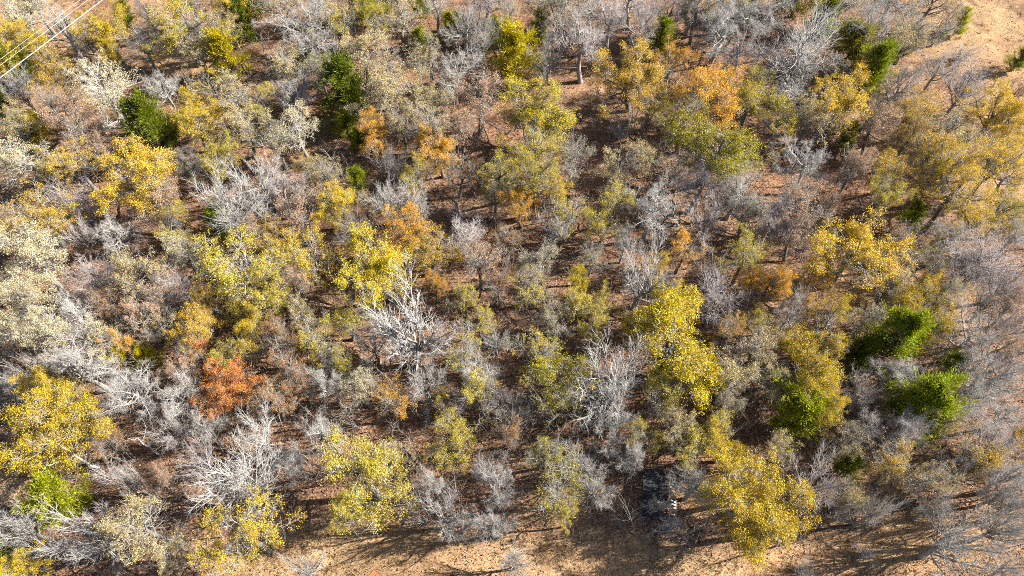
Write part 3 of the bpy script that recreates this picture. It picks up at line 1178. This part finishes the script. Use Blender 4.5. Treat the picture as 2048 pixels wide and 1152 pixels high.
1690 940 26 J k|dark little juniper behind the violet grey tree
690 1000 40 M L|yellow oak crown low on the straw left of the white spreading tree
1556 760 36 S T|thin cream oak left of the yellow oak above the lime juniper
1460 800 36 S g|thin grey oak below the cream grey oak
1740 640 34 S T|thin tan oak on the sunny straw right of the slanting trunk
1010 790 34 F d|dark fine twigged tree in the deep shade of the centre
600 770 36 S B|brown thin oak left of the tall white slanting tree
470 600 40 M L|olive oak at the foot of the large pale olive oak
200 600 34 S B|brown thin oak in the red brown glade
1460 660 30 S A|rusty thin oak between the huge yellow oak and the lime grey oak
1600 470 40 S P|pink tan thin oak above the light orange oak
1010 470 30 S B|brown thin oak beside dark shadows in the centre
1180 520 32 S g|grey thin oak above the slim bright yellow tree
560 8 40 S T|tan oak at the top edge above the shady gap
640 -12 44 B w|pale leafless crown cut by the top edge above the contorted white oak
700 -10 40 S T|tan oak cut by the top edge left of the green juniper there
780 -14 44 S g|grey thin oak cut by the top edge in the middle
870 -8 42 B g|grey leafless crown cut by the top edge beside the pale fan tree
970 -12 44 B v|violet grey crown cut by the top edge right of the pale fan tree
1080 -10 46 S T|tan thin oak cut by the top edge above the slim green juniper
1180 -6 50 B w|whitish crown cut by the top edge above the forest's brown clearing
1270 -12 46 B v|violet grey crown cut by the top edge left of the dark limbed tree
1390 -14 48 B g|grey crown cut by the top edge right of the dark limbed tree
1450 0 42 S T|thin tan oak cut by the top edge left of the olive juniper
1560 2 46 B g|grey crown cut by the top edge over the silver dome tree
1600 -10 36 J O|olive juniper cut by the top edge behind the silver dome tree
1690 -6 50 S g|grey thin oak cut by the top edge right of the bright juniper
1790 -10 50 B g|grey leafless crown cut by the top edge near the straw field
1860 -6 40 S T|tan thin oak cut by the top edge beside the straw field
370 -14 40 S T|cream oak cut by the top edge above the large pale olive oak
60 -8 40 S T|pale oak cut by the top edge left of the power lines
1760 1020 34 F g|grey leafless tree on the straw right of the dark fallen log
1830 860 40 F v|violet fine tree just below the lower bright green juniper
2030 950 44 B g|grey leafless tree at the right edge below the violet one
2016 984 34 F g|fine grey tree between the half bare gold oak and the bottom right corner
2030 1140 36 B v|violet grey leafless tree in the bottom right corner
1840 770 30 F w|pale fine twigged tree poking through the right juniper pair
1730 780 36 F v|violet thin tree in the shade left of the lower green juniper
1700 880 34 S T|thin tan oak right of the lime juniper
1560 900 34 S T|thin tan oak between the lime juniper and the golden pair
1930 100 26 U g|grey brush at the margin of the straw field at top right
1880 130 34 B v|violet leafless crown at the lower margin of the straw field
1080 900 36 S O|dull thin oak in the shade left of the grey fan under the big one
1020 860 36 S B|brown thin oak in the darkest shade right of the bottom olive oaks
780 900 34 S T|thin tan oak above the big yellow olive oak
590 930 34 B g|grey crooked tree left of the big yellow olive oak
340 860 34 F v|violet twiggy tree below the grey tree beside the red oak
220 880 32 S B|brown thin oak in the shade right of the tall yellow oak
220 950 30 U v|violet brush in the shade right of the thick dead trunk
330 1110 34 S T|thin tan oak at the bottom edge right of the leaning white tree
590 560 34 S P|pinkish thin oak in the gap left of the brightest yellow oak
1000 560 32 S B|brown thin oak in the gap left of the grey olive oak
2040 700 36 B g|grey limbed tree at the very right edge beside the violet one with a leaning trunk
1900 590 34 S T|thin tan oak between the small bright yellow oak and the fine violet edge tree
2030 610 34 S P|pink grey thin oak at the right edge above the fine violet tree
2040 470 38 B g|grey crown cut by the right edge above the bluish grey fan
1990 600 34 F g|grey fine tree below the bluish fan at the right edge
2000 700 34 S P|dusky thin oak in the grey thicket at the right edge
1900 840 36 S T|thin tan oak right of the lower bright green juniper's foot
2044 870 36 S G|thin gold oak cut by the right edge above the grey edge tree
1860 960 36 S T|thin tan oak between the thin gold oak and the half bare gold oak
2046 1010 40 F w|whitish fine tree cut by the right edge near the bottom
1700 1000 30 S T|thin tan oak at the foot of the violet grey spreading tree
1740 850 34 B v|violet grey leafless tree between lime and lower green junipers
2030 350 34 S H|thin golden oak cut by the right edge beside the gnarled one
2040 180 30 S P|thin pink oak cut by the right edge below the straw field
"""
plant_trees(TREES)


# ------------------------------------------------------------------ undergrowth: fine grey brush between the trees
def build_undergrowth():
    rng = np.random.default_rng(21)
    n = 1000
    P, px, py = frame_points(rng, n)
    s = straw_amount(px, py)
    keep = rng.random(n) > s * 1.6
    P = P[keep]
    n = len(P)
    per = 7
    S = np.repeat(P, per, 0) + np.concatenate([rng.normal(0, .35, (n * per, 2)), np.zeros((n * per, 1)) - .05], 1)
    D = np.concatenate([rng.normal(0, .45, (n * per, 2)), np.ones((n * per, 1))], 1)
    ln = np.repeat(rng.uniform(.8, 3.4, n), per) * rng.uniform(.6, 1.2, n * per)
    L0p = polyline(rng, S, D, ln, 3, .15, 0)
    L0 = (L0p, np.linspace(.02, .009, 3)[None].repeat(n * per, 0))
    L1 = children(rng, *L0, 5, .3, 1.0, .6, .2, .4, 2, .1, .05, .8, .6)
    # slim pole saplings: straight thin stems with a few twigs near the top
    m = 700
    P2, px, py = frame_points(rng, m)
    P2 = P2[rng.random(m) > straw_amount(px, py) * 1.5]
    m = len(P2)
    K0p = polyline(rng, P2 - UP * .1, np.concatenate([rng.normal(0, .09, (m, 2)), np.ones((m, 1))], 1), rng.uniform(2.5, 6.2, m), 6, .06, .02)
    K0 = (K0p, np.linspace(.055, .015, 6)[None] * rng.uniform(.7, 1.4, (m, 1)))
    K1 = children(rng, *K0, 9, .4, 1.0, .7, .2, .34, 4, .14, .05, .55, .4, rmax=.02)
    K2 = children(rng, *K1, 5, .2, 1.0, .65, .2, .5, 2, .1, .03, .7, .5, rmax=.012)
    v, q = join([tubes(*L0, 3), tubes(*L1, 3), tubes(*K0, 4), tubes(*K1, 3), tubes(*K2, 3)])
    me = new_mesh('undergrowth', v, quads=q, mat=BARK)
    o = obj('undergrowth', me)
    o.color = (.36, .32, .295, 1)
    tag(o, 'thin grey leafless saplings and brush under the trees', 'undergrowth', kind='stuff')


build_undergrowth()


# ------------------------------------------------------------------ power lines
def power_line(label, p0, p1, z, radii, sep):
    m = bpy.data.materials.get('aluminium_wire') or plain_material('aluminium_wire', (.36, .35, .33), (.52, .50, .47), 8, .6, .1)
    A, _ = ground_at(*p0, z)
    B, _ = ground_at(*p1, z)
    d = unit((B - A)[None])[0]
    side = np.array([-d[1], d[0], 0])
    mid = (A + B) / 2
    k = 61
    t = np.linspace(-150, 150, k)
    lines, rr = [], []
    for i, r in enumerate(radii):
        off = side * (i - (len(radii) - 1) / 2) * sep
        pts = mid + d * t[:, None] + off
        pts[:, 2] = z + (t / 150) ** 2 * 4.0
        lines.append(pts)
        rr.append(np.full(k, r))
    v, q = tubes(np.array(lines), np.array(rr), 8)
    o = obj('power_line', new_mesh('power_line', v, quads=q, mat=m, smooth=True))
    tag(o, label, 'power line', 'overhead power lines in the top left corner')


power_line('upper thin pale power line across the top left corner', (0, 119), (160, 0), 17.0, [.016], 0)
power_line('lower thin pale power line running close beside its twin', (0, 131), (176, 0), 17.0, [.016], 0)
power_line('thick pale double power line nearest the wood in the top left corner', (0, 156), (205, 0), 16.0, [.021, .021], .065)


# ------------------------------------------------------------------ small things on the ground
def bm_box(sx, sy, sz, bev=.01):
    import bmesh
    bm = bmesh.new()
    bmesh.ops.create_cube(bm, size=1)
    for v in bm.verts:
        v.co.x *= sx
        v.co.y *= sy
        v.co.z *= sz
    if bev:
        bmesh.ops.bevel(bm, geom=bm.edges[:], offset=bev, segments=1, affect='EDGES')
    return bm


def box_mesh(name, sx, sy, sz, mat, bev=.01):
    bm = bm_box(sx, sy, sz, bev)
    me = bpy.data.meshes.new(name)
    bm.to_mesh(me)
    bm.free()
    me.materials.append(mat)
    return me


def build_platform():
    """Dark derelict slatted platform under bare limbs, with a pale rung rail along its right side."""
    dark = plain_material('weathered_dark_board', (.018, .02, .026), (.05, .055, .065), 5, .75, 0, .3)
    pale = plain_material('grey_weathered_wood', (.34, .32, .30), (.52, .50, .47), 6, .85, 0, .2)
    rnd = random.Random(4)
    P, depth = ground_at(1312, 985, 1.0)
    root = obj('timber_platform', None)
    root.location = (P[0], P[1], float(ground_height(P[0], P[1])))
    root.rotation_euler = (0, 0, math.radians(-7))
    tag(root, 'dark derelict timber platform with a pale rung rail under bare limbs', 'platform')
    W, Ln, z = 2.1, 4.2, .62
    nb = 13
    board = box_mesh('board', W, Ln / nb - .035, .05, dark)
    for i in range(nb):
        b = obj('board', board, root, (rnd.uniform(-.03, .03), -Ln / 2 + (i + .5) * Ln / nb, z + rnd.uniform(-.012, .012)))
        b.rotation_euler = (0, rnd.gauss(0, .01), rnd.gauss(0, .012))
    beam = box_mesh('beam', .1, Ln, .14, dark)
    for sx in (-.95, 0, .95):
        obj('beam', beam, root, (sx * W / 2, 0, z - .12))
    post = box_mesh('post', .1, .1, z - .1, dark)
    for sx in (-1, 1):
        for sy in (-1, 0, 1):
            obj('post', post, root, (sx * W * .44, sy * Ln * .44, (z - .1) / 2 - .1))
    side = box_mesh('side_wall', .05, Ln, .5, dark)
    obj('side_wall', side, root, (-W / 2 - .05, 0, z + .24))
    rail = box_mesh('rail', .07, Ln, .09, pale)
    obj('rail', rail, root, (W / 2 + .04, 0, z + .58))
    obj('rail', rail, root, (W / 2 + .66, 0, z + .16))
    rung = box_mesh('rung', .72, .13, .05, pale)
    for i in range(15):
        r = obj('rung', rung, root, (W / 2 + .35, -Ln / 2 + .16 + i * (Ln - .3) / 14, z + .37 + rnd.uniform(-.02, .02)))
        r.rotation_euler = (rnd.gauss(0, .05), math.radians(34), rnd.gauss(0, .07))


build_platform()


def build_roof():
    """Corner of a low red-roofed shed reaching into the bottom of the frame."""
    red = plain_material('red_sheet_metal', (.50, .135, .06), (.62, .19, .09), 1.5, .32, .0, .05)
    dark = plain_material('dark_board_wall', (.035, .022, .018), (.07, .05, .04), 4, .85)
    apex, _ = ground_at(748, 1139, 2.3)
    yaw = math.radians(-38)
    root = obj('red_roofed_shed', None)
    ux = np.array([math.cos(yaw), math.sin(yaw), 0])              # along the right-hand eave
    uy = np.array([math.sin(yaw), -math.cos(yaw), 0])             # away from the frame, down-left
    A = apex
    W, D = 4.0, 5.0
    ctr = A + ux * W / 2 + uy * D / 2
    root.location = (ctr[0], ctr[1], float(ground_height(ctr[0], ctr[1])))
    root.rotation_euler = (0, 0, yaw)
    tag(root, 'corner of a shed roof of orange red metal at the bottom edge', 'shed')
    wall = box_mesh('wall', W - .3, D - .3, 2.2, dark)
    obj('wall', wall, root, (0, 0, 1.05))
    n = 10
    panel = box_mesh('roof_panel', W / n - .012, D, .04, red, .006)
    rib = box_mesh('roof_rib', .05, D, .05, red, .008)
    for i in range(n):
        x = -W / 2 + (i + .5) * W / n
        p = obj('roof_panel', panel, root, (x, 0, 2.28))
        p.rotation_euler = (math.radians(3), 0, 0)
        r = obj('roof_rib', rib, root, (x - W / n / 2 + .03, 0, 2.315))
        r.rotation_euler = (math.radians(3), 0, 0)
    fascia = box_mesh('fascia', .05, D, .22, dark)
    obj('fascia', fascia, root, (-W / 2 - .03, 0, 2.2))
    fascia2 = box_mesh('fascia', W, .05, .2, dark)
    obj('fascia', fascia2, root, (0, D / 2 + .03, 2.32))


build_roof()


def fallen_log(label, p0, p1, r, pale):
    rng = np.random.default_rng(int(p0[0]))
    A, _ = ground_at(*p0, .15)
    B, _ = ground_at(*p1, .15)
    k = 9
    t = np.linspace(0, 1, k)[:, None]
    pts = A + (B - A) * t + rng.normal(0, .06, (k, 3)) * np.array([1, 1, .3])
    pts[:, 2] = ground_height(pts[:, 0], pts[:, 1]) + r * .8
    L0 = (pts[None], (r * np.linspace(1, .6, k))[None])
    L1 = children(rng, *L0, 4, .4, .95, .8, .2, .35, 5, .2, .04, .5, .4)
    L1[0][..., 2] = np.maximum(L1[0][..., 2], .03)
    c = Vector(pts[0])
    root = obj('fallen_log', None, None, c)
    tag(root, label, 'log', 'fallen logs on the woodland floor')
    col = (.62, .60, .56, 1) if pale else (.09, .07, .06, 1)
    for nm, lv, s in [('trunk', L0, 8)] + [('limb', (L1[0][j:j + 1], L1[1][j:j + 1]), 5) for j in range(4)]:
        v, q = tubes(lv[0] - np.array(c), lv[1], s)
        o = obj(nm, new_mesh('log_' + nm, v, quads=q, mat=BARK, smooth=True), root)
        o.color = col


fallen_log('short dark fallen log on the straw beside the golden pair of oaks', (1696, 1051), (1632, 1060), .16, False)
fallen_log('pale broken limb lying below the wide white tree at lower left', (400, 992), (428, 988), .11, True)
fallen_log('long pale slanting log in the violet trees at the right edge', (1990, 800), (1930, 770), .12, True)
fallen_log('dark leaning trunk fallen on straw left of the small grey tree', (1838, 1010), (1780, 1020), .13, False)
